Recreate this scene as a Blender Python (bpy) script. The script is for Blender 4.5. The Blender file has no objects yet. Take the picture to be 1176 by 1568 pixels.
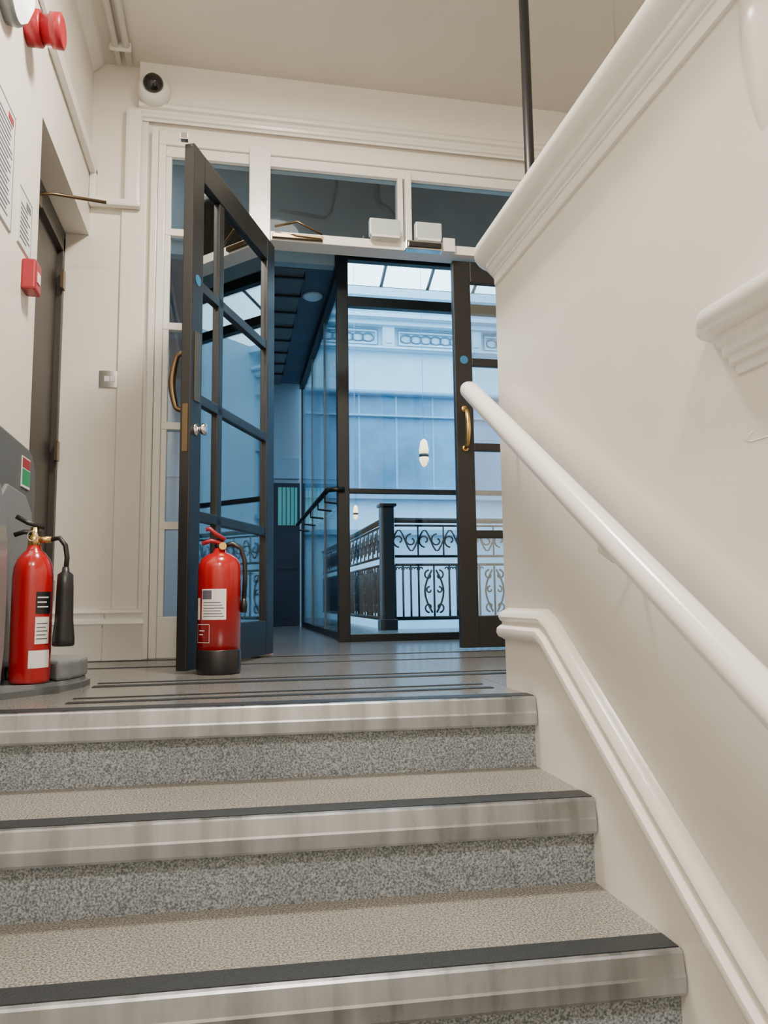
import bpy, bmesh, math, random
from mathutils import Vector, Matrix
random.seed(3)
C=bpy.context.collection
XR=.885; ZC=3.23; YB=4.10; XL=-.765; SR=-.047
# ---------------- materials ----------------
def new_mat(n):
    m=bpy.data.materials.new(n);m.use_nodes=True
    return m,m.node_tree,m.node_tree.nodes['Principled BSDF']
def mat(n,col,rough=.5,metal=0,emit=0,ecol=None,bump=0,bscale=40,coat=0,var=0,vscale=3):
    m,nt,b=new_mat(n)
    b.inputs['Base Color'].default_value=(*col,1);b.inputs['Roughness'].default_value=rough;b.inputs['Metallic'].default_value=metal
    if coat: b.inputs['Coat Weight'].default_value=coat;b.inputs['Coat Roughness'].default_value=.12
    if emit:
        b.inputs['Emission Color'].default_value=(*(ecol or col),1);b.inputs['Emission Strength'].default_value=emit
    tc=nt.nodes.new('ShaderNodeTexCoord')
    if bump:
        t=nt.nodes.new('ShaderNodeTexNoise');t.inputs['Scale'].default_value=bscale;t.inputs['Detail'].default_value=3
        bp=nt.nodes.new('ShaderNodeBump');bp.inputs['Strength'].default_value=bump;bp.inputs['Distance'].default_value=.01
        nt.links.new(tc.outputs['Object'],t.inputs['Vector']);nt.links.new(t.outputs['Fac'],bp.inputs['Height']);nt.links.new(bp.outputs[0],b.inputs['Normal'])
    if var:
        t=nt.nodes.new('ShaderNodeTexNoise');t.inputs['Scale'].default_value=vscale;t.inputs['Detail'].default_value=4
        r=nt.nodes.new('ShaderNodeValToRGB')
        r.color_ramp.elements[0].color=(*[c*(1-var) for c in col],1);r.color_ramp.elements[1].color=(*[min(1,c*(1+var)) for c in col],1)
        r.color_ramp.elements[0].position=.35;r.color_ramp.elements[1].position=.65
        nt.links.new(tc.outputs['Object'],t.inputs['Vector']);nt.links.new(t.outputs['Fac'],r.inputs[0]);nt.links.new(r.outputs[0],b.inputs['Base Color'])
    return m
def speckle(n,c0,c1,c2,rough,scale=170):
    m,nt,b=new_mat(n);b.inputs['Roughness'].default_value=rough
    tc=nt.nodes.new('ShaderNodeTexCoord')
    t=nt.nodes.new('ShaderNodeTexNoise');t.inputs['Scale'].default_value=scale;t.inputs['Detail'].default_value=2
    r=nt.nodes.new('ShaderNodeValToRGB');e=r.color_ramp.elements
    e[0].position=.34;e[0].color=(*c0,1);e[1].position=.67;e[1].color=(*c2,1);k=e.new(.5);k.color=(*c1,1)
    t2=nt.nodes.new('ShaderNodeTexNoise');t2.inputs['Scale'].default_value=2.5;t2.inputs['Detail'].default_value=4
    mx=nt.nodes.new('ShaderNodeMix');mx.data_type='RGBA';mx.blend_type='MULTIPLY';mx.inputs[0].default_value=.5
    nt.links.new(tc.outputs['Object'],t.inputs['Vector']);nt.links.new(tc.outputs['Object'],t2.inputs['Vector'])
    nt.links.new(t.outputs['Fac'],r.inputs[0]);nt.links.new(r.outputs[0],mx.inputs[6])
    r2=nt.nodes.new('ShaderNodeValToRGB');r2.color_ramp.elements[0].position=.3;r2.color_ramp.elements[1].position=.6;r2.color_ramp.elements[0].color=(.72,.72,.72,1)
    nt.links.new(t2.outputs['Fac'],r2.inputs[0]);nt.links.new(r2.outputs[0],mx.inputs[7]);nt.links.new(mx.outputs[2],b.inputs['Base Color'])
    return m
def glass(n,tint=(.9,.97,1),ior=1.6,boost=1.0):
    m=bpy.data.materials.new(n);m.use_nodes=True;nt=m.node_tree;nt.nodes.clear()
    o=nt.nodes.new('ShaderNodeOutputMaterial');mx=nt.nodes.new('ShaderNodeMixShader');t=nt.nodes.new('ShaderNodeBsdfTransparent');g=nt.nodes.new('ShaderNodeBsdfGlossy')
    f=nt.nodes.new('ShaderNodeFresnel');f.inputs['IOR'].default_value=ior
    mu=nt.nodes.new('ShaderNodeMath');mu.operation='MULTIPLY';mu.inputs[1].default_value=boost;mu.use_clamp=True
    t.inputs[0].default_value=(*tint,1);g.inputs['Roughness'].default_value=.01;g.inputs[0].default_value=(.95,.98,1,1)
    nt.links.new(f.outputs[0],mu.inputs[0]);nt.links.new(mu.outputs[0],mx.inputs[0]);nt.links.new(t.outputs[0],mx.inputs[1]);nt.links.new(g.outputs[0],mx.inputs[2]);nt.links.new(mx.outputs[0],o.inputs[0])
    return m
M=dict(
 wall=mat('wall_paint',(.85,.80,.725),.42,bump=.12,bscale=6,var=.015),
 gloss=mat('gloss_wall_paint',(.76,.735,.695),.26,bump=.28,bscale=4.5,var=.03),
 ceil=mat('ceiling_paint',(.68,.635,.56),.7,var=.02),
 trim=mat('trim_gloss_white',(.85,.82,.765),.26,bump=.1,bscale=20),
 rail=mat('handrail_paint',(.86,.84,.80),.22,bump=.05,bscale=15),
 tread=speckle('tread_vinyl',(.085,.082,.075),(.22,.21,.19),(.42,.405,.375),.5,215),
 riser=speckle('riser_vinyl',(.105,.118,.128),(.25,.272,.29),(.45,.48,.505),.5,215),
 land=speckle('landing_vinyl',(.075,.073,.068),(.17,.166,.156),(.31,.302,.288),.22,200),
 lobby=speckle('lobby_vinyl',(.08,.085,.09),(.15,.16,.17),(.24,.25,.26),.22),
 strip=mat('antislip_strip',(.013,.017,.021),.5,bump=.3,bscale=300),
 charcoal=mat('charcoal_paint',(.011,.011,.011),.38,bump=.05,bscale=30),
 black=mat('black_metal',(.005,.005,.006),.4),
 brass=mat('brass',(.75,.50,.18),.25,1),
 bronze=mat('dark_bronze',(.16,.11,.06),.3,.8),
 chrome=mat('chrome',(.8,.8,.8),.12,1),
 red=mat('red_enamel',(.44,.003,.006),.2,coat=.6),
 redpl=mat('red_plastic',(.34,.010,.020),.35),
 label=mat('label_white',(.8,.8,.78),.5),
 ink=mat('label_ink',(.12,.1,.15),.5),
 blackpl=mat('black_plastic',(.012,.012,.013),.35),
 grey=mat('stand_grey',(.10,.108,.112),.4,bump=.1,bscale=60),
 grey2=mat('stand_grey_light',(.19,.205,.215),.32),
 steel=mat('painted_conduit',(.10,.14,.16),.5),
 paper=mat('paper_white',(.75,.76,.74),.6),
 green=mat('sign_green',(.02,.3,.12),.5),
 blue=mat('sign_blue',(.02,.15,.32),.5),
 plwhite=mat('white_plastic',(.80,.79,.76),.35),
 devbox=mat('translucent_plastic',(.50,.57,.53),.3),
 bluewall=mat('atrium_wall',(.60,.79,.90),.6,var=.03),
 corr=mat('corridor_wall',(.32,.46,.58),.6),
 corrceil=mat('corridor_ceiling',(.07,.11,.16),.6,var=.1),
 bulk=mat('bulkhead_paint',(.30,.38,.42),.6,var=.08),
 navy=mat('navy_door',(.006,.022,.05),.6),
 teal=mat('teal_glazing_glow',(.02,.42,.46),.3,emit=.15),  # faint emission put in so the door glazing looks lit
 winblue=mat('office_glazing',(.15,.32,.48),.15,var=.3,vscale=1.2),
 frame2=mat('blue_white_frame',(.28,.48,.64),.5),
 orn_shade=mat('frieze_relief_shade',(.13,.25,.36),.6),  # scroll ornament, and the strips that paint shade on the far wall
 lampglow=mat('lamp_glow',(1,.80,.50),.4,emit=3,ecol=(1,.60,.24)),
 fix=mat('light_diffuser',(1,.95,.85),.4,emit=3),
 screen=glass('screen_glass',(.90,.97,1),1.5,.8),
 pane=glass('pane_glass',(.86,.93,.96),1.55,3.8),
 panedk=glass('pane_glass_tinted',(.80,.87,.90),1.5,1.3),
 darkgrey=mat('grey_door_paint',(.045,.04,.034),.45),
 dome=mat('dome_lens',(.01,.01,.01),.05),
)
def alu():
    m,nt,b=new_mat('brushed_aluminium');b.inputs['Metallic'].default_value=1
    tc=nt.nodes.new('ShaderNodeTexCoord');mp=nt.nodes.new('ShaderNodeMapping');mp.inputs['Scale'].default_value=(14,1,2)
    t=nt.nodes.new('ShaderNodeTexNoise');t.inputs['Scale'].default_value=1.5;t.inputs['Detail'].default_value=6
    mr=nt.nodes.new('ShaderNodeMapRange');mr.inputs[3].default_value=.16;mr.inputs[4].default_value=.42
    cr=nt.nodes.new('ShaderNodeValToRGB');cr.color_ramp.elements[0].position=.33;cr.color_ramp.elements[1].position=.67
    cr.color_ramp.elements[0].color=(.33,.345,.365,1);cr.color_ramp.elements[1].color=(.50,.52,.55,1)
    nt.links.new(tc.outputs['Object'],mp.inputs[0]);nt.links.new(mp.outputs[0],t.inputs['Vector']);nt.links.new(t.outputs['Fac'],mr.inputs[0]);nt.links.new(mr.outputs[0],b.inputs['Roughness'])
    nt.links.new(t.outputs['Fac'],cr.inputs[0]);nt.links.new(cr.outputs[0],b.inputs['Base Color'])
    return m
M['alu']=alu()
# ---------------- geometry helpers ----------------
def obj_from(name,verts,faces,m,smooth=False):
    me=bpy.data.meshes.new(name);me.from_pydata([tuple(v) for v in verts],[],faces)
    bm=bmesh.new();bm.from_mesh(me);bmesh.ops.recalc_face_normals(bm,faces=bm.faces);bm.to_mesh(me);bm.free()
    if smooth:
        for p in me.polygons:p.use_smooth=True
    me.materials.append(m);o=bpy.data.objects.new(name,me);C.objects.link(o);return o
def bevel(o,w,seg=3):
    bm=bmesh.new();bm.from_mesh(o.data);bmesh.ops.bevel(bm,geom=bm.edges[:],offset=w,segments=seg,profile=.6,affect='EDGES');bm.to_mesh(o.data);bm.free();return o
def box(name,x0,x1,y0,y1,z0,z1,m,bev=0):
    v=[(x,y,z) for x in(x0,x1) for y in(y0,y1) for z in(z0,z1)]
    f=[(0,1,3,2),(4,6,7,5),(0,4,5,1),(2,3,7,6),(0,2,6,4),(1,5,7,3)]
    o=obj_from(name,v,f,m)
    if bev: bevel(o,bev,2)
    return o
def multibox(name,L,m,bev=0):
    return join(name,[box('b',*l,m,bev) for l in L])
def join(name,obs):
    obs=[o for o in obs if o]
    bm=bmesh.new();mats=[]
    for o in obs:
        off=[]
        for mm in o.data.materials:
            if mm not in mats:mats.append(mm)
            off.append(mats.index(mm))
        n0=len(bm.faces);me=o.data.copy();me.transform(o.matrix_basis)
        bm.from_mesh(me);bm.faces.ensure_lookup_table()
        for f in bm.faces[n0:]: f.material_index=off[f.material_index] if off else 0
        bpy.data.meshes.remove(me)
    me=bpy.data.meshes.new(name);bm.to_mesh(me);bm.free()
    for mm in mats:me.materials.append(mm)
    for o in obs: bpy.data.objects.remove(o,do_unlink=True)
    r=bpy.data.objects.new(name,me);C.objects.link(r);return r
def frame_of(d):
    d=d.normalized();a=Vector((0,0,1)) if abs(d.z)<.9 else Vector((1,0,0))
    u=d.cross(a).normalized();return u,d.cross(u).normalized()
def tube(name,pts,r,m,seg=10,closed=False):
    pts=[Vector(p) for p in pts];n=len(pts);V=[];F=[]
    rr=r if isinstance(r,(list,tuple)) else [r]*n
    u=None
    for i,p in enumerate(pts):
        if closed: t=(pts[(i+1)%n]-pts[i-1])
        else: t=(pts[min(i+1,n-1)]-pts[max(i-1,0)])
        t.normalize()
        if u is None:u,w=frame_of(t)
        else:
            u=(u-t*u.dot(t)).normalized();w=t.cross(u)
        for k in range(seg):
            a=2*math.pi*k/seg;V.append(p+(u*math.cos(a)+w*math.sin(a))*rr[i])
    for i in range(n if closed else n-1):
        j=(i+1)%n
        for k in range(seg):F.append((i*seg+k,i*seg+(k+1)%seg,j*seg+(k+1)%seg,j*seg+k))
    if not closed:F.append(tuple(range(seg)));F.append(tuple((n-1)*seg+k for k in range(seg)))
    return obj_from(name,V,F,m,True)
def lathe(name,prof,m,loc=(0,0,0),axis=(0,0,1),seg=32):
    ax=Vector(axis).normalized();u,w=frame_of(ax);L=Vector(loc);V=[];F=[]
    for r,h in prof:
        for k in range(seg):
            a=2*math.pi*k/seg;V.append(L+ax*h+(u*math.cos(a)+w*math.sin(a))*max(r,1e-4))
    n=len(prof)
    for i in range(n-1):
        for k in range(seg):F.append((i*seg+k,i*seg+(k+1)%seg,(i+1)*seg+(k+1)%seg,(i+1)*seg+k))
    F.append(tuple(range(seg)));F.append(tuple((n-1)*seg+k for k in range(seg)))
    o=obj_from(name,V,F,m,True)
    for p in o.data.polygons:
        if len(p.vertices)>4:p.use_smooth=False
    return o
def prism(name,poly,axis,a,b,m):
    def mk(p,t): return {'x':(t,p[0],p[1]),'y':(p[0],t,p[1]),'z':(p[0],p[1],t)}[axis]
    n=len(poly);V=[mk(p,a) for p in poly]+[mk(p,b) for p in poly]
    F=[tuple(range(n)),tuple(range(n,2*n))]+[(i,(i+1)%n,n+(i+1)%n,n+i) for i in range(n)]
    return obj_from(name,V,F,m)
def sweep_plan(name,path,prof,m,side=1,smooth=True,closedprof=False):
    n=len(path);P=[Vector(p) for p in path];V=[];F=[];k=len(prof)
    def nrm(d):d=d.normalized();return Vector((d.y,-d.x))*side
    for i in range(n):
        if i==0:nn=nrm(P[1]-P[0]);s=1
        elif i==n-1:nn=nrm(P[-1]-P[-2]);s=1
        else:
            a=nrm(P[i]-P[i-1]);b=nrm(P[i+1]-P[i]);nn=(a+b).normalized();s=1/max(.3,nn.dot(a))
        for d,z in prof:V.append((P[i].x+nn.x*d*s,P[i].y+nn.y*d*s,z))
    for i in range(n-1):
        for j in range(k-1 if not closedprof else k):F.append((i*k+j,i*k+(j+1)%k,(i+1)*k+(j+1)%k,(i+1)*k+j))
    F.append(tuple(range(k)));F.append(tuple((n-1)*k+j for j in range(k)))
    o=obj_from(name,V,F,m)
    if smooth:
        for p in o.data.polygons:p.use_smooth=len(p.vertices)==4
        o.data.set_sharp_from_angle(angle=math.radians(35))
    return o
def sweep_wall(name,path,prof,m,x):
    n=len(path);P=[Vector(p) for p in path];V=[];F=[];k=len(prof)
    def nrm(d):
        d=d.normalized();q=Vector((-d.y,d.x));return q if q.y>0 else -q
    for i in range(n):
        if i==0:nn=nrm(P[1]-P[0]);s=1
        elif i==n-1:nn=nrm(P[-1]-P[-2]);s=1
        else:
            a=nrm(P[i]-P[i-1]);b=nrm(P[i+1]-P[i]);nn=(a+b).normalized();s=1/nn.dot(a)
        for d,h in prof:V.append((x-d,P[i].x+nn.x*h*s,P[i].y+nn.y*h*s))
    for i in range(n-1):
        for j in range(k-1):F.append((i*k+j,i*k+j+1,(i+1)*k+j+1,(i+1)*k+j))
    F.append(tuple(range(k)));F.append(tuple((n-1)*k+j for j in range(k)))
    o=obj_from(name,V,F,m)
    for p in o.data.polygons:p.use_smooth=len(p.vertices)==4
    o.data.set_sharp_from_angle(angle=math.radians(40))
    return o
def group(name,parts,mw=None):
    e=bpy.data.objects.new(name,None);C.objects.link(e);e.empty_display_size=.1
    c=Vector((0,0,0));k=0
    if mw is not None: e.matrix_world=mw
    else:
        for o in parts:
            for q in o.data.vertices:c+=q.co;k+=1
        c/=max(k,1);e.location=c
    for o in parts:
        o.parent=e
        if mw is None:o.matrix_parent_inverse=Matrix.Translation(-c)
    return e
def patch(name,c,r,a0,a1,z0,z1,m,n=10):
    V=[];F=[]
    for i in range(n+1):
        a=a0+(a1-a0)*i/n
        for z in(z0,z1):V.append((c[0]+r*math.cos(a),c[1]+r*math.sin(a),z))
    for i in range(n):F.append((2*i,2*i+2,2*i+3,2*i+1))
    return obj_from(name,V,F,m,True)
# ---------------- staircase ----------------
parts=[]
N=9;T=.35
def skew(o):
    for v in o.data.vertices:v.co.y+=SR*(v.co.x-.87)
    return o
XE=XR-.001
for k in range(N):
    D=2.125-T*k;z=-.2*k
    nos=[(.05,.001),(.012,.002),(.005,0),(.001,-.004),(-.005,-.040),(-.007,-.045),(-.007,-.073),(-.004,-.079),(.004,-.081),(.03,-.081),(.03,-.01)]
    parts.append(skew(prism('nosing_%d'%k,[(D+a,z+b) for a,b in nos],'x',XL+.001,.868,M['alu'])))
    parts.append(skew(box('antislip_%d'%k,XL+.001,.868,D+.014,D+.075,z-.01,z+.0035,M['strip'])))
    parts.append(skew(box('riser_%d'%k,XL+.001,XE,D+.022,D+.06,z-.21,z-.004,M['riser'])))
    if k:parts.append(skew(box('tread_%d'%k,XL+.001,XE,D+.012,D+T+.03,z-.03,z,M['tread'])))
group('staircase',parts)
# floors
f=skew(box('floor',XL-.3,XE,2.187,YB+.06,-.15,0,M['land']))
for v in f.data.vertices:
    if v.co.y>3.5:v.co.y=YB+.06
box('floor_side',XR+.001,2.9,-2.5,YB+.06,-.15,0,M['land'])
box('floor_lobby',-1.5,8,YB+.061,7.05,-.15,0,M['lobby'])
box('floor_corridor',-1.5,1.4,7.051,12,-.15,0,M['lobby'])
box('floor_lower',XL,XE,-2.5,-.9,-1.95,-1.8,M['land'])
box('floor_atrium',-1.5,8,7.06,12,-4.2,-4.0,M['lobby'])
st=[]
for y0,w in((2.36,.035),(2.47,.02),(2.78,.05),(2.90,.02),(3.55,.02),(3.95,.03)):
    st.append(box('s',XL+.02 if y0>3.1 else XL+.3,XR-.06 if y0<2.4 else 2.2 if y0>2.5 else XR-.06,y0,y0+w,0.0,.0025,M['strip']))
join('dark_floor_strips',st)  # thin dark strips across the landing floor
# ---------------- left wall & recess door ----------------
box('wall_left',XL-.28,XL,-2.5,3.07,-2,ZC,M['wall'])
box('wall_recess_blocker',-1.25,-1.101,3.0,YB+.15,-.1,ZC,M['wall'])  # unseen wall added behind the door to stop sky light leaking in
box('wall_left_over_door',XL-.28,XL,3.071,YB-.011,2.235,ZC,M['wall'])
dx=.14
dp=[box('leaf',-1.09+dx,-1.05+dx,3.10,4.07,.01,2.12,M['darkgrey']),
    multibox('frame',[(-1.1+dx,-1.02+dx,3.071,3.11,0,2.2),(-1.1+dx,-1.02+dx,4.05,4.089,0,2.2),(-1.1+dx,-1.02+dx,3.071,4.089,2.12,2.23)],M['darkgrey'],.003),
    multibox('hinges',[(-1.02+dx,-1.005+dx,4.0,4.05,z,z+.1) for z in(.3,1.0,1.9)],M['bronze']),
    tube('closer_arm',[(-.89,3.5,2.13),(-.83,3.55,2.165),(-.60,3.6,2.17)],.008,M['bronze']),
    box('closer_body',-.91,-.87,3.3,3.55,2.09,2.14,M['bronze'],.005)]
group('door_2',dp)
# ---------------- back wall ----------------
box('wall_back_left',-1.1,-.45,YB-.01,YB+.15,0,ZC,M['wall'])
box('wall_back_top',-.449,2.9,YB-.01,YB+.15,2.86,ZC,M['wall'])
box('wall_back_right',2.30,2.9,YB-.01,YB+.15,0,2.859,M['wall'])
box('pilaster_back',-.60,-.47,YB-.03,YB-.0101,.24,2.96,M['wall'],.006)
prof=[(-.01,3.0),(.03,2.90),(.03,2.915),(.042,2.92),(.045,2.935),(.035,2.95),(.035,2.965),(.055,2.97),(.06,2.985),(.055,3.0),(.05,3.005),(.05,ZC),(-.01,ZC)]
sweep_plan('trim_beam',[(-.52,YB-.01),(2.9,YB-.01)],prof,M['trim'])
prof=[(0,0),(.03,0),(.03,.17),(.036,.18),(.03,.2),(.022,.205),(.022,.22),(.03,.235),(.02,.25),(0,.255)]
sweep_plan('baseboard_back',[(-.93,YB-.01),(-.60,YB-.01),(-.60,YB-.03),(-.47,YB-.03),(-.47,YB-.01)],prof,M['trim'])
# screen framing
fr=[]
def fb(*a,**k):fr.append(box('f',*a,M['trim'],k.get('bev',.004)))
Y0,Y1=YB-.035,YB+.06
fb(-.449,-.415,Y0-.02,Y1,0,2.859);fb(-.414,-.375,Y0,Y1,0,2.779)
fb(-.414,2.30,Y0,Y1,2.78,2.859);fb(-.375,2.30,Y0+.015,Y1,2.72,2.779)
fb(.075,.19,Y0-.03,Y1,0,2.80)
fb(.925,.955,Y0+.015,Y1,2.31,2.72);fb(.965,1.0,Y0-.01,Y1,2.31,2.75)
fb(2.25,2.30,Y0,Y1,0,2.78)
fb(.19,2.25,Y0-.029,Y1,2.262,2.315)
for z in(.66,1.19,1.735,2.265): fb(-.375,.075,Y0+.015,Y1-.02,z,z+.04)
fb(-.375,.075,Y0+.01,Y1,0,.21)
fb(.19,.215,Y0+.02,Y1,0,2.262)
fb(-.375,-.345,Y0+.018,Y1-.02,.21,2.72)
g1=box('glass_sidelight',-.375,.075,YB+.01,YB+.015,.21,2.72,M['panedk'])
g2=box('glass_transom',.19,2.25,YB+.01,YB+.015,2.315,2.72,M['panedk'])
group('window_1',[join('frame',fr),g1,g2])
# ---------------- door leaves ----------------
def leaf(name,org,e,front_pull):
    W,Hh,th=1.0,2.245,.045
    e=Vector((e[0],e[1],0)).normalized();nv=Vector((-e.y,e.x,0))
    mw=Matrix(((e.x,nv.x,0,org[0]),(e.y,nv.y,0,org[1]),(0,0,1,0),(0,0,0,1)))
    L=[(0,.11,-th,0,.012,Hh),(W-.105,W,-th,0,.012,Hh)]
    L+=[(.11,W-.105,-th,0,.012,.185),(.11,W-.105,-th,0,2.12,Hh)]
    for z in(.62,1.12,1.62):L.append((.11,W-.105,-th+.004,-.004,z,z+.045))
    L.append((.67,.72,-th+.004,-.004,.185,2.12))
    fr=multibox('frame',L,M['charcoal'],.004)
    gl=box('glass',.11,W-.105,-.026,-.020,.185,2.12,M['pane'])
    P=[fr,gl]
    def pull(yf,s,m,z0,z1,x):
        pts=[(x,yf,z0),(x,yf+s*.035,z0+.012)]+[(x,yf+s*(.045+.02*math.sin(math.pi*t/8)),z0+.02+(z1-z0-.04)*t/8) for t in range(9)]+[(x,yf+s*.035,z1-.012),(x,yf,z1)]
        q=tube('pull_handle',pts,[.012]*2+[.012+.004*math.sin(math.pi*t/8) for t in range(9)]+[.012]*2,m)
        ro=[lathe('rose',[(.02,0),(.018,.006),(.012,.008)],m,(x,yf,z),(0,s,0),20) for z in(z0,z1)]
        return join('pull_handle',[q]+ro)
    if front_pull:P.append(pull(0,1,M['brass'],1.13,1.36,W-.05))
    else:
        P.append(pull(-th,-1,M['bronze'],1.08,1.34,W-.05))
        P.append(box('push_plate',W-.085,W-.03,0,.004,1.12,1.42,M['bronze'],.001))
        P.append(lathe('knob',[(.026,0),(.026,.005),(.012,.01),(.011,.02),(.020,.026),(.026,.036),(.022,.046),(.012,.05)],M['chrome'],(W-.055,0,1.0),(0,1,0),24))
        P.append(box('edge_lock',W-.001,W+.002,-.034,-.01,.9,1.1,M['bronze']))
    P.append(lathe('fire_door_disc',[(.024,0),(.024,.002)],M['blue'],(W-.055,0,1.65),(0,1,0),24))
    return group(name,P,mw)
leaf('door_1',(.217,4.08),(-.392,-.92),False)
leaf('door_1.001',(2.245,YB-.02),(-1,0),True)
yd=4.033
group('door_closer',[tube('arm',[(.215,4.01,2.33),(.33,3.93,2.325),(.47,3.98,2.29)],.007,M['bronze']),box('body',.20,.48,4.01,yd,2.27,2.295,M['bronze'],.003)])
box('door_bracket',-.235,-.20,3.14,3.17,2.246,2.275,M['chrome'],.004)
group('magnetic_lock',[box('body',.945,1.16,3.98,yd,2.25,2.30,M['chrome'],.004),box('magnet',.96,1.15,3.97,3.98,2.262,2.288,M['blackpl'],.002),box('armature',1.17,1.24,4.0,yd,2.26,2.34,M['plwhite'],.003)])
for i,(a,b) in enumerate(((.74,.92),(1.005,1.16))):
    group('emergency_light'+('' if i==0 else '.001'),[box('body',a,b,3.99,yd,2.318,2.42,M['devbox'],.008),box('base_plate',a+.01,b-.01,3.98,yd,2.305,2.318,M['plwhite'],.002)])
# ---------------- ceiling etc ----------------
box('ceiling',XL-.5,2.9,-2.5,YB+.15,ZC,ZC+.1,M['ceil'])
box('wall_right',2.9,3.0,-2.5,YB+.15,-2,ZC,M['wall'])
box('wall_front',XL-.28,2.9,-2.6,-2.5,-2,ZC,M['wall'])
join('ceiling_conduit',[tube('p',[(x,-2.0,ZC-.02),(x,YB-.06,ZC-.02)],.018,M['trim']) for x in(-.63,-.575)]+[box('c',-.66,-.55,y,y+.02,ZC-.045,ZC,M['trim'],.004) for y in(3.3,3.9)])
prism('cornice_left',[(XL,ZC),(XL+.06,ZC),(XL+.05,ZC-.015),(XL+.02,ZC-.045),(XL,ZC-.06)],'y',-2.5,YB-.02,M['trim'])
tube('trim_ceiling_joint',[(1.60,2.77,ZC),(1.83,3.17,ZC),(2.08,3.60,ZC)],.0035,M['ceil'])
tr=[box('t',XL+.0005,XL+.035,3.10,YB-.012,2.56,2.63,M['trim'],.008),
    box('t',XL+.0005,XL+.02,2.9,YB-.012,2.635,2.665,M['trim'],.006),
    box('t',XL+.0005,-.50,YB-.075,YB-.031,2.385,2.425,M['trim'],.012),
    box('t',-.585,-.50,YB-.075,YB-.031,2.40,2.955,M['trim'],.02),
    box('t',XL+.0005,XL+.035,YB-.06,YB-.012,2.39,2.6,M['trim'],.01)]
join('cable_trunking',tr)
# ---------------- parapet wall right ----------------
YE=2.40
box('wall_parapet',XR,XR+.15,-2.5,YE,-2,1.47,M['gloss'],.0)
def arc_path(ye,r=.03,w=.15,y0=-2.45):
    P=[(XR,y0)]
    for i in range(7):
        a=math.pi-i*math.pi/12;P.append((XR+r+r*math.cos(a),ye-r+r*math.sin(a)))
    for i in range(7):
        a=math.pi/2-i*math.pi/12;P.append((XR+w-r+r*math.cos(a),ye-r+r*math.sin(a)))
    P.append((XR+w,y0));return P
nose=[(.038+.040*math.cos(a),1.468+.042*math.sin(a)) for a in [math.radians(x) for x in range(-70,91,16)]]
prof=[(-.02,1.355),(.010,1.355),(.012,1.360),(.012,1.383),(.017,1.386),(.017,1.392),(.024,1.396),(.030,1.404),(.032,1.412),(.038,1.414),(.040,1.424)]+nose+[(-.07,1.512),(-.07,1.47)]
sweep_plan('trim_parapet_cap',arc_path(YE),prof,M['rail'],-1)
# ledge on wall
nose=[(.036+.034*math.cos(a),.778+.028*math.sin(a)) for a in [math.radians(x) for x in range(-80,91,17)]]
prof=[(-.01,.675),(.006,.678),(.008,.695),(.016,.698),(.018,.712),(.026,.716),(.028,.730),(.036,.736),(.038,.75)]+nose+[(-.01,.808)]
sweep_plan('trim_ledge',[(XR,-2.45),(XR,1.165),(XR+.006,1.175),(XR+.02,1.18),(XR+.05,1.18)],prof,M['rail'],-1)
tube('trim_wall_joint',[(XR+.001,1.145,.57),(XR+.001,1.165,.558),(XR+.001,1.15,.553),(XR+.001,.6,.55)],.002,M['gloss'],8)
# stair baseboard: flat board + moulding
board=prism('board',[(2.374,.162),(2.00,.162),(1.18,-.43),(-1.3,-2.04),(-1.3,-2.6),(1.18,-1.0),(2.0,-.4),(2.374,-.2)],'x',XR-.013,XR+.001,M['trim'])
prof=[(-.001,-.098),(.014,-.098),(.024,-.092),(.036,-.086),(.042,-.074),(.040,-.060),(.030,-.052),(.022,-.048),(.022,-.040),(.030,-.034),(.034,-.024),(.030,-.012),(.018,-.004),(.010,-.002),(-.001,.004)]
path=[(2.375,.25),(2.05,.25),(1.99,.225),(1.18,-.34),(-1.3,-1.95)]
mo=sweep_wall('moulding',path,prof,M['trim'],XR)
group('baseboard_stair',[board,mo])
# wall relief (shallow plaster swell under the cap)
lathe('trim_wall_relief',[(0.002,0),(.03,.04),(.05,.12),(.060,.22),(.066,.32),(.068,.42)],M['gloss'],(XR+.052,1.065,.935),(0,0,1),64)
# handrail
hx=XR-.085
def hz(y):return .998-.616*(2.45-y)
pts=[(hx,2.475,hz(2.475)),(hx,2.455,hz(2.455))]+[(hx,y/10,hz(y/10)) for y in range(24,-12,-2)]
hr=tube('rail',pts,[.024]+[.0305]*(len(pts)-1),M['rail'],24)
for v in hr.data.vertices:
    v.co.x=hx+(v.co.x-hx)*1.1
P=[hr]
for y in(1.55,.45,-.6):
    P.append(tube('bracket',[(hx,y,hz(y)-.02),(hx,y,hz(y)-.055),(hx+.03,y,hz(y)-.075),(XR,y,hz(y)-.075)],.009,M['rail']))
    P.append(lathe('bracket_rose',[(.026,0),(.026,.006),(.015,.012)],M['rail'],(XR,y,hz(y)-.075),(-1,0,0),20))
y=2.25;P.append(tube('bracket',[(hx,y,hz(y)-.02),(hx+.03,y,hz(y)-.05),(XR,y,hz(y)-.05)],.009,M['rail']))
group('handrail',P)
group('ceiling_pole',[tube('pole',[(1.22,2.85,0),(1.22,2.85,ZC)],.021,M['black'],16),lathe('foot',[(.05,0),(.05,.01),(.022,.02)],M['black'],(1.22,2.85,0))])
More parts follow.
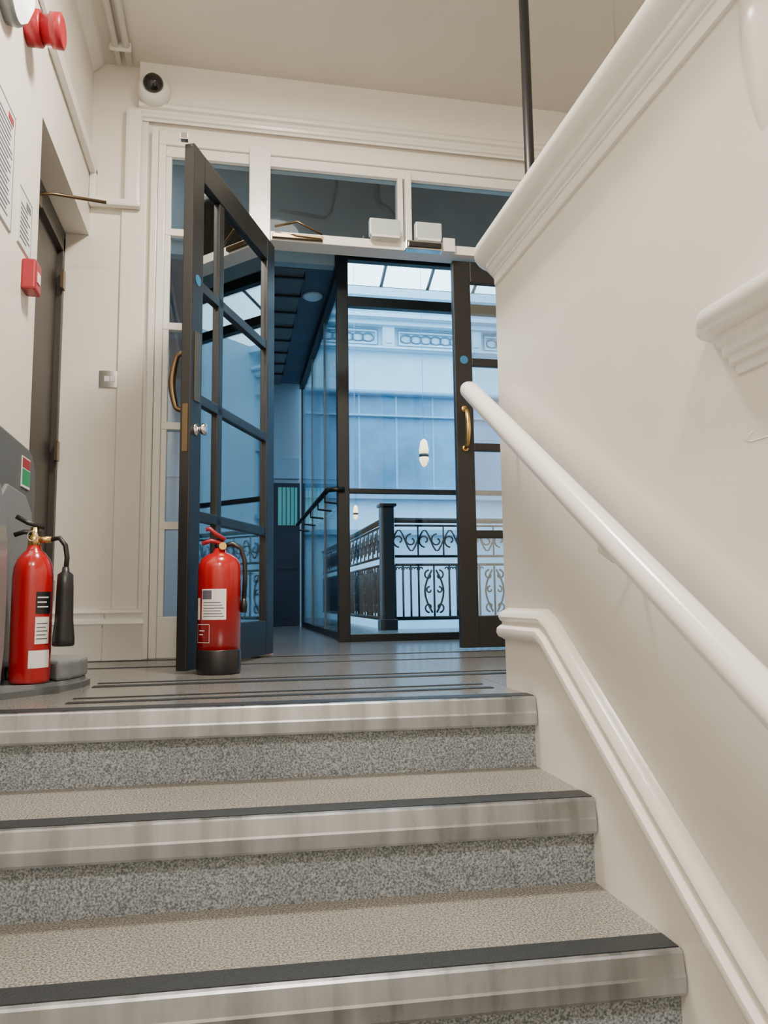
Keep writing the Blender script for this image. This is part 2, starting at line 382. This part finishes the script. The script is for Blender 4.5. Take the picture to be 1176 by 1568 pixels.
# ---------------- wall items ----------------
group('cctv_dome_camera',[lathe('housing',[(.085,0),(.088,.02),(.08,.05),(.062,.07)],M['plwhite'],(-.44,4.04,3.055),(0,-1,0)),
  lathe('lens',[(.055,0),(.052,.02),(.035,.045),(.01,.055)],M['dome'],(-.44,3.975,3.06),(0,-1,0))])
group('light_switch',[box('plate',-.69,-.585,YB-.018,YB-.0101,1.405,1.495,M['chrome'],.002),box('rocker_1',-.665,-.64,YB-.022,YB-.018,1.435,1.465,M['plwhite'],.001),box('rocker_2',-.635,-.61,YB-.022,YB-.018,1.435,1.465,M['plwhite'],.001)])
BY,BZ=2.80,2.41
group('alarm_beacon',[lathe('base',[(.064,0),(.064,.05),(.058,.055)],M['redpl'],(XL,BY,BZ),(1,0,0)),lathe('sounder',[(.052,.055),(.052,.085),(.062,.088),(.062,.125),(.05,.130),(.035,.125)],M['redpl'],(XL,BY,BZ),(1,0,0))])
group('wall_lamp',[lathe('rim',[(.10,0),(.105,.03),(.1,.045),(.09,.045)],M['grey2'],(XL,2.525,2.325),(1,0,0)),lathe('diffuser',[(.096,.03),(.088,.06),(.05,.085),(.01,.09)],M['fix'],(XL,2.525,2.325),(1,0,0))])
group('manual_call_point',[box('body',XL,XL+.05,2.86,2.95,1.43,1.545,M['redpl'],.008),box('glass_pane',XL+.05,XL+.053,2.885,2.925,1.465,1.505,M['label'],.001)])
def poster(name,y0,y1,z0,z1,hd):
    P=[box('sheet',XL,XL+.004,y0,y1,z0,z1,M['paper'])]
    L=[];z=z1-.06
    while z>z0+.02:
        L.append((XL+.004,XL+.005,y0+.02,y1-.02-random.random()*.05,z,z+.006));z-=.018
    P.append(multibox('print',L,M['ink']))
    P.append(box('header',XL+.004,XL+.0052,y1-.08,y1-.02,z1-.045,z1-.02,M[hd]))
    P.append(multibox('border',[(XL+.004,XL+.0052,y0,y1,z0,z0+.004),(XL+.004,XL+.0052,y0,y1,z1-.004,z1),(XL+.004,XL+.0052,y1-.004,y1,z0,z1)],M['grey2']))
    group(name,P)
poster('notice_poster',2.40,2.70,1.56,1.98,'redpl')
poster('fire_action_notice',2.79,2.96,1.575,1.79,'grey')
# ---------------- foam extinguisher ----------------
cx,cy=-.049,3.165;fa=math.atan2(-cy,-cx)
R=.086
P=[lathe('base_skirt',[(.078,0),(.086,.004),(.088,.02),(.088,.092),(.086,.096)],M['blackpl'],(cx,cy,0),seg=48),
 lathe('cylinder',[(R,.09),(R,.41),(.083,.435),(.072,.458),(.05,.475),(.028,.482),(.024,.50)],M['red'],(cx,cy,0),seg=48),
 lathe('valve',[(.022,.495),(.022,.515),(.016,.52),(.016,.54)],M['blackpl'],(cx,cy,0),seg=20),
 lathe('gauge',[(.015,0),(.015,.02)],M['brass'],(cx+.01,cy-.015,.508),(.1,-1,0),20),
 tube('lever_lower',[(cx+.012,cy-.01,.518),(cx-.035,cy-.02,.53),(cx-.07,cy-.02,.518)],.009,M['redpl']),
 tube('lever_upper',[(cx+.02,cy-.01,.535),(cx-.02,cy-.02,.56),(cx-.04,cy-.02,.578),(cx-.056,cy-.02,.575)],.009,M['redpl']),
 tube('hose',[(cx+.015,cy,.51),(cx+.05,cy,.52),(cx+.085,cy,.50),(cx+.100,cy-.005,.45),(cx+.102,cy-.005,.38),(cx+.098,cy-.005,.29)],.010,M['blackpl']),
 lathe('nozzle',[(.012,0),(.014,.03),(.009,.06)],M['blackpl'],(cx+.098,cy-.005,.24)),
 patch('label',(cx,cy),R+.001,fa-math.radians(50),fa+math.radians(18),.215,.335,M['label']),
 patch('label_stripe',(cx,cy),R+.0015,fa-math.radians(48),fa-math.radians(20),.295,.33,M['ink']),
 patch('pictogram',(cx,cy),R+.001,fa-math.radians(72),fa-math.radians(58),.215,.30,M['label'])]
for i in range(6):
    P.append(patch('text_%d'%i,(cx,cy),R+.0016,fa-math.radians(45),fa+math.radians(12-4*(i%3)),.226+.011*i,.229+.011*i,M['ink']))
for a0,a1,z0,z1 in((-70,-25,.195,.197),(-70,-25,.125,.127),(-70,-69,.125,.197),(-26,-25,.125,.197),(-60,-40,.17,.174),(-60,-45,.155,.159)):
    P.append(patch('mark',(cx,cy),R+.0012,fa+math.radians(a0),fa+math.radians(a1),z0,z1,M['label'],4))
group('fire_extinguisher',P)
# ---------------- CO2 extinguisher ----------------
bx,by,bz=-.635,2.66,.035;fa=math.atan2(-by,-bx);R=.062
hxp=(bx+.103,by-.02)
P=[lathe('cylinder',[(.052,0),(.059,.004),(R,.012),(R,.34),(.059,.37),(.050,.395),(.036,.415),(.024,.425),(.02,.44)],M['red'],(bx,by,bz),seg=48),
 lathe('valve',[(.02,.435),(.02,.47),(.014,.475),(.014,.5)],M['brass'],(bx,by,bz),seg=20),
 tube('swivel',[(bx,by,bz+.46),(bx+.055,by-.01,bz+.46)],.011,M['brass']),
 tube('lever_lower',[(bx+.02,by,bz+.48),(bx-.03,by-.01,bz+.485),(bx-.06,by-.01,bz+.475)],.008,M['blackpl']),
 tube('lever_upper',[(bx+.03,by,bz+.50),(bx-.02,by-.01,bz+.515),(bx-.055,by-.01,bz+.535)],.008,M['blackpl']),
 tube('pin_ring',[(bx+.0+.016*math.cos(a/8*math.pi),by-.03,bz+.47+.016*math.sin(a/8*math.pi)) for a in range(16)],.002,M['chrome'],6,True),
 tube('hose',[(bx+.05,by-.01,bz+.46),(bx+.08,by-.015,bz+.465),(bx+.1,by-.02,bz+.44),(hxp[0]+.003,hxp[1],bz+.40),(hxp[0],hxp[1],bz+.35)],.008,M['blackpl']),
 lathe('horn',[(.031,.115),(.034,.12),(.034,.14),(.028,.2),(.026,.30),(.024,.345),(.012,.355),(.01,.37)],M['blackpl'],(hxp[0],hxp[1],bz)),
 patch('label_top',(bx,by),R+.001,fa+math.radians(10),fa+math.radians(60),.255,.325,M['blackpl']),
 patch('label_mid',(bx,by),R+.001,fa+math.radians(10),fa+math.radians(55),.16,.245,M['label']),
 patch('label_low',(bx,by),R+.001,fa-math.radians(5),fa+math.radians(60),.085,.14,M['label'])]
for i in range(5):
    P.append(patch('text_%d'%i,(bx,by),R+.0016,fa+math.radians(14),fa+math.radians(48-6*(i%2)),.175+.012*i,.178+.012*i,M['ink']));
for i in range(3):
    P.append(patch('text_b%d'%i,(bx,by),R+.0016,fa+math.radians(14),fa+math.radians(48-6*(i%2)),.275+.015*i,.279+.015*i,M['label']))
group('fire_extinguisher.001',P)
# stand
base=[(-.762,2.36),(-.735,2.44),(-.69,2.50),(-.60,2.60),(-.53,2.70),(-.495,2.80),(-.49,2.90),(-.53,3.0),(-.62,3.04),(-.762,3.05)]
b1=prism('tray',base,'z',0,.02,M['grey'])
def scale_poly(p,s):
    c=Vector((-.69,2.75));return [tuple(c+(Vector(q)-c)*s) for q in p]
b2=prism('tray_rim',[(max(x,-.762),y) for x,y in scale_poly(base,.93)],'z',.02,.034,M['grey2'])
hump=bevel(prism('tray_hump',[(-.555,2.67),(-.525,2.73),(-.503,2.80),(-.498,2.9),(-.535,2.98),(-.62,3.02),(-.735,3.02),(-.735,2.76),(-.60,2.745)],'z',.034,.10,M['grey2']),.018,4)
panel=bevel(prism('back_panel',[(2.2,0),(3.05,0),(3.06,.45),(3.065,.70),(3.05,.79),(3.01,.835),(2.95,.85),(2.3,.87),(2.2,.8)],'x',-.762,-.735,M['grey']),.007,2)
rec=bevel(prism('recess_panel',[(2.56,.08),(3.0,.08),(3.01,.5),(2.97,.62),(2.88,.67),(2.66,.68),(2.58,.62),(2.55,.5)],'x',-.736,-.722,M['grey2']),.005,2)
div=bevel(prism('divider',[(2.20,.02),(2.50,.02),(2.53,.15),(2.535,.32),(2.52,.47),(2.48,.58),(2.42,.65),(2.34,.69),(2.22,.70)],'x',-.735,-.675,M['grey2']),.022,5)
sg=[box('sign_white',-.734,-.731,2.85,2.96,.70,.81,M['label']),box('sign_red',-.731,-.730,2.855,2.955,.77,.805,M['redpl']),box('sign_green',-.731,-.730,2.855,2.955,.71,.765,M['green'])]
group('extinguisher_stand',[b1,b2,hump,panel,rec,div]+sg)
# ---------------- lobby / atrium ----------------
YS=5.17
P=[multibox('frame',[(.71,.79,YS-.04,YS+.04,0,2.75),(.79,7.99,YS-.03,YS+.03,0,.05),(.79,7.99,YS-.03,YS+.03,2.36,2.43),(.79,7.99,YS-.03,YS+.03,2.7,2.78),(.79,7.99,YS-.02,YS+.02,1.015,1.05),
   (2.3,2.36,YS-.03,YS+.03,0,2.7),(.72,.78,YS+.04,8.3,2.62,2.70),(.74,.78,YS+.04,8.3,0,.05),(.74,.77,8.24,8.3,0,2.7)],M['black'],.004),
   box('glass_front',.79,7.99,YS-.004,YS+.004,.05,2.70,M['screen']),box('glass_side',.746,.754,YS+.04,8.24,.05,2.62,M['screen'])]
for y in (6.2,7.2): P.append(box('joint',.742,.758,y,y+.02,.05,2.62,M['grey2']))
hr=[tube('rail',[(.64,YS-.02,1.035),(.64,7.6,1.035)],.018,M['black'])]
for y in (5.3,5.75,6.3,6.9,7.5):hr.append(tube('bracket',[(.64,y,1.03),(.64,y,.97),(.745,y,.96)],.009,M['black']))
hr.append(tube('return',[(.64,YS-.02,1.035),(.68,YS-.06,1.035),(.75,YS-.05,1.035)],.018,M['black']))
P.append(join('grab_rail',hr))
group('glass_screen',P)
box('wall_bulkhead',-1.5,8,YS-.04,YS+.08,2.781,3.6,M['bulk'])
box('wall_lobby_back',-1.5,.70,YS+.0,YS+.08,2.66,2.78,M['bulk'])
box('ceiling_lobby',-1.5,8,YB+.16,YS-.04,3.35,3.45,M['bulk'])
box('wall_lobby_over',-1.5,8,YB+.151,YB+.16,2.86,3.45,M['bulk'])
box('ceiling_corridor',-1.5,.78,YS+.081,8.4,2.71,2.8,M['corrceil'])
box('wall_corridor_left',-1.6,-1.5,YB+.15,8.5,0,3.4,M['corr'])
box('wall_corridor_end',-1.5,.78,8.4,8.5,0,2.8,M['corr'])
box('wall_lobby_near_left',-1.5,-1.26,YB+.0,YB+.15,0,3.4,M['corr'])
box('wall_lobby_right',3.0,8,YB+.0,YB+.15,0,3.4,M['corr'])
join('cable_tray',[box('t',.28,.50,YS+.1,8.3,2.66,2.69,M['grey'],.003)]+[box('t',.27,.51,5.4+i*.35,5.42+i*.35,2.645,2.709,M['black']) for i in range(8)])
lathe('smoke_detector',[(.08,0),(.08,.015),(.055,.03)],M['bluewall'],(.612,5.85,2.709),(0,0,-1))
P=[box('leaf',-.05,.73,8.36,8.399,0.01,1.57,M['navy'],.004),box('glazing',.49,.70,8.352,8.36,1.1,1.52,M['teal'])]
P+=[multibox('panel_mould',[(.48,.70,8.352,8.36,.08,.09),(.48,.70,8.352,8.36,.62,.63),(.48,.49,8.352,8.36,.08,.63)]+[(.53+.045*i,.537+.045*i,8.345,8.353,1.1,1.52) for i in range(4)],M['navy'])]
group('door_3',P)
box('trim_corridor_rail',-1.5,.73,8.37,8.399,1.62,1.86,M['frame2'],.004)
tube('ceiling_pipe',[(.30,5.05,2.98),(.62,5.05,2.95),(.66,5.05,3.0),(.70,5.05,3.18),(.70,5.05,3.35)],.012,M['steel'])
tube('ceiling_pipe.001',[(.98,5.0,3.35),(.98,5.0,3.12),(1.0,5.0,3.06),(1.06,5.0,3.03),(1.10,5.0,2.98),(1.12,5.0,2.9)],.022,M['steel'])
group('exit_sign',[box('panel',.12,.26,5.9,5.92,1.9,2.08,M['green']),box('symbol',.15,.23,5.895,5.9,1.95,2.03,M['label']),tube('hanger',[(.19,5.91,2.08),(.19,5.91,2.71)],.004,M['black'])])
# atrium walls
YF=12
box('wall_atrium_far',-1.5,8.5,YF,YF+.2,-4,5.35,M['bluewall'])
box('wall_atrium_right',8,8.2,YB,YF,-4,5.35,M['bluewall'])
box('wall_atrium_left',.60,.74,8.5,YF,-4,5.35,M['bluewall'])
box('wall_void_side',-1.5,8,7.052,7.06,-4,-.15,M['bluewall'])
L=[(.75,8,YF-.25,YF-.001,4.84,4.93),(.75,8,YF-.18,YF-.001,4.76,4.84),(.75,8,YF-.12,YF-.001,4.36,4.42),(.75,8,YF-.3,YF-.001,5.2,5.34)]
x=.9
while x<6.6:
    L+=[(x,x+.2,YF-.12,YF-.001,4.42,4.76),(x+.05,x+.15,YF-.14,YF-.12,4.47,4.71)];
    L+=[(x+.28,x+1.42,YF-.04,YF-.001,4.68,4.71),(x+.28,x+1.42,YF-.04,YF-.001,4.47,4.50),(x+.28,x+.31,YF-.04,YF-.001,4.5,4.68),(x+1.39,x+1.42,YF-.04,YF-.001,4.5,4.68)]
    x+=1.5
fz=[multibox('bands',L,M['bluewall'],.004)]
x=.9
while x<6.6:
    for k in range(6):
        c=x+.42+k*.17
        fz.append(tube('scroll',[(c+.095*math.cos(a/8*math.pi),YF-.02,4.59+.07*math.sin(a/8*math.pi)) for a in range(16)],.013,M['orn_shade'],5,True))
    for z in (4.455,4.715):fz.append(box('shade',x+.28,x+1.42,YF-.045,YF-.04,z,z+.014,M['orn_shade']))  # dark strips paint shade along the panel edges
    for xx in (x+.27,x+1.42):fz.append(box('shade',xx,xx+.014,YF-.045,YF-.04,4.46,4.72,M['orn_shade']))
    x+=1.5
fz.append(multibox('shadow_strips',[(.75,8,YF-.255,YF-.25,4.845,4.865),(.75,8,YF-.125,YF-.12,4.365,4.38)],M['orn_shade']))  # shadow under the bands painted as dark strips
group('trim_frieze',fz)
L=[(.75,8,YF-.02,YF-.001,1.95,3.62)]
wg=multibox('glazing',L,M['winblue'])
L=[(.75,8,YF-.15,YF-.02,3.60,3.66),(.75,8,YF-.10,YF-.02,3.24,3.27),(.75,8,YF-.12,YF-.02,1.88,1.98)]
x=.75
while x<7.8: L.append((x,x+.035,YF-.03,YF-.02,1.98,3.6));x+=.62
group('window_2',[wg,multibox('mullions',L,M['frame2'],.003),box('head_shadow_strip',.75,8,YF-.155,YF-.15,3.60,3.625,M['orn_shade'])])  # shadow line at the head is a solid dark-coloured strip
join('trim_string_course',[box('t',.75,8,YF-.12,YF-.001,1.3,1.38,M['frame2']),box('t',.75,8,YF-.2,YF-.001,-.4,-.2,M['frame2'])])
# skylight
def slopez(y):return 5.45+.43*(YF-y)
bars=[]
x=.8
while x<8.1:
    bars.append(tube('b',[(x,YF+.1,slopez(YF+.1)),(x,5.3,slopez(5.3))],.03,M['black'],6));x+=.8
for y in (YF,10.3,8.6,6.9,5.4): bars.append(tube('b',[(.7,y,slopez(y)),(8.1,y,slopez(y))],.03,M['black'],6))
join('skylight',bars)
box('wall_atrium_near',-1.5,8.2,YS+.085,YS+.1,2.9,slopez(5.2)-.2,M['bluewall'])
def pend(name,x,y,z,s):
    group(name,[lathe('shade_upper',[(.01*s,.2*s),(.04*s,.17*s),(.06*s,.06*s),(.055*s,.01*s)],M['lampglow'],(x,y,z),seg=20),lathe('shade_lower',[(.055*s,-.03*s),(.06*s,-.06*s),(.03*s,-.13*s),(.01*s,-.15*s)],M['lampglow'],(x,y,z),seg=20),lathe('band',[(.058*s,-.03*s),(.062*s,-.01*s),(.058*s,.01*s)],M['black'],(x,y,z),seg=20),tube('rod',[(x,y,z+.2*s),(x,y,slopez(y))],.003,M['frame2'],6)])
pend('pendant_lamp',2.32,9.0,2.05,1);pend('pendant_lamp.001',1.70,10.5,1.48,.6)
# ---------------- balustrade ----------------
def scroll(cx,cz,r,turn,start,sgn,fn,n=14,rad=.009):
    pts=[]
    for i in range(n):
        t=i/(n-1);a=start+sgn*t*turn;rr=r*(1-.75*t)
        pts.append(fn(cx+rr*math.cos(a),cz+rr*math.sin(a)))
    return tube('s',pts,rad,M['black'],5)
def balus(fn,l,name):
    O=[]
    def bar(a,b,r=.010):O.append(tube('b',[fn(*a),fn(*b)],r,M['black'],6))
    for z,r in((1.02,.028),(.97,.012),(.68,.014),(.60,.014),(.10,.02)):bar((0,z),(l,z),r)
    s=.075;n=int(l/s)
    for i in range(n+1):
        x=i*s;ph=i%8
        if ph in(4,5,6):
            if ph==5:
                for sg in(1,-1):
                    O.append(scroll(x+sg*.05,.50,.05,5,math.pi/2,-sg,fn));O.append(scroll(x+sg*.05,.20,.05,5,-math.pi/2,sg,fn))
                    O.append(scroll(x+sg*.045,.36,.035,5,math.pi/2,-sg,fn))
                    O.append(tube('c',[fn(x+sg*(.02+.07*math.sin(math.pi*t/8)),.15+.4*t/8) for t in range(9)],.010,M['black'],5))
                bar((x,.10),(x,.60))
            continue
        bar((x,.10),(x,.60))
        O.append(scroll(x+.02,.56,.022,4,0,1,fn,8,.007));O.append(scroll(x-.02,.56,.022,4,math.pi,-1,fn,8,.007))
    x=.1
    while x<l-.12:
        for sg in(1,-1):
            O.append(scroll(x+sg*.06,.83,.065,6,math.pi/2*(1+sg)-math.pi*.5,sg,fn))
        O.append(tube('c',[fn(x-.12+.24*t/10,.83+.1*math.sin(2*math.pi*t/10)) for t in range(11)],.009,M['black'],5))
        bar((x+.125,.68),(x+.125,.97),.008)
        x+=.25
    return join(name,O)
bp=[balus(lambda a,z:(1.5+a,6.98,z),5.2,'front_panel'),balus(lambda a,z:(1.40,7.1+a,z),4.8,'side_panel')]
bp.append(multibox('post',[(1.36,1.48,6.90,7.04,0,1.14),(1.34,1.50,6.87,7.045,1.14,1.17),(1.34,1.50,6.88,7.045,0,.1)],M['black'],.008))
group('balustrade',bp)
# ---------------- lights & world ----------------
def area(name,loc,rot,size,power,col,sy=None):
    l=bpy.data.lights.new(name,'AREA');l.energy=power;l.color=col;l.size=size
    if sy:l.shape='RECTANGLE';l.size_y=sy
    o=bpy.data.objects.new(name,l);C.objects.link(o);o.location=loc;o.rotation_euler=rot;return o
warm=(1,.91,.78)
for i,(x,y,p) in enumerate(((.05,-.9,115),(.30,2.35,112))):
    lathe('ceiling_lamp'+('' if i==0 else '.00%d'%i),[(.2,0),(.2,.04),(.18,.06),(.05,.07)],M['fix'],(x,y,ZC),(0,0,-1))
    area('ceiling_lamp_light_%d'%i,(x,y,ZC-.09),(0,0,0),.36,p,warm)
area('corridor_light',(-.5,6.5,2.6),(0,0,0),.5,9,(.75,.88,1))
area('lobby_fill',(-.9,4.7,3.3),(0,0,0),.4,8,(.85,.93,1))  # added fill without a fixture, lifts the dark area behind the transoms
w=bpy.data.worlds.new('world');bpy.context.scene.world=w;w.use_nodes=True
bg=w.node_tree.nodes['Background'];bg.inputs[0].default_value=(.62,.85,1,1);bg.inputs[1].default_value=7.0
# ---------------- camera ----------------
yaw,pitch,roll=.198,.113,-.013
fw=Vector((math.sin(yaw)*math.cos(pitch),math.cos(yaw)*math.cos(pitch),math.sin(pitch)))
r=Vector((math.cos(yaw),-math.sin(yaw),0));up=r.cross(fw)
r2=r*math.cos(roll)+up*math.sin(roll);up2=-r*math.sin(roll)+up*math.cos(roll)
cd=bpy.data.cameras.new('camera');cd.sensor_fit='VERTICAL';cd.sensor_height=36;cd.lens=36*1163.85/1568;cd.clip_start=.02
co=bpy.data.objects.new('camera',cd);C.objects.link(co)
co.matrix_world=Matrix(((r2.x,up2.x,-fw.x,0),(r2.y,up2.y,-fw.y,0),(r2.z,up2.z,-fw.z,.29),(0,0,0,1)))
bpy.context.scene.camera=co
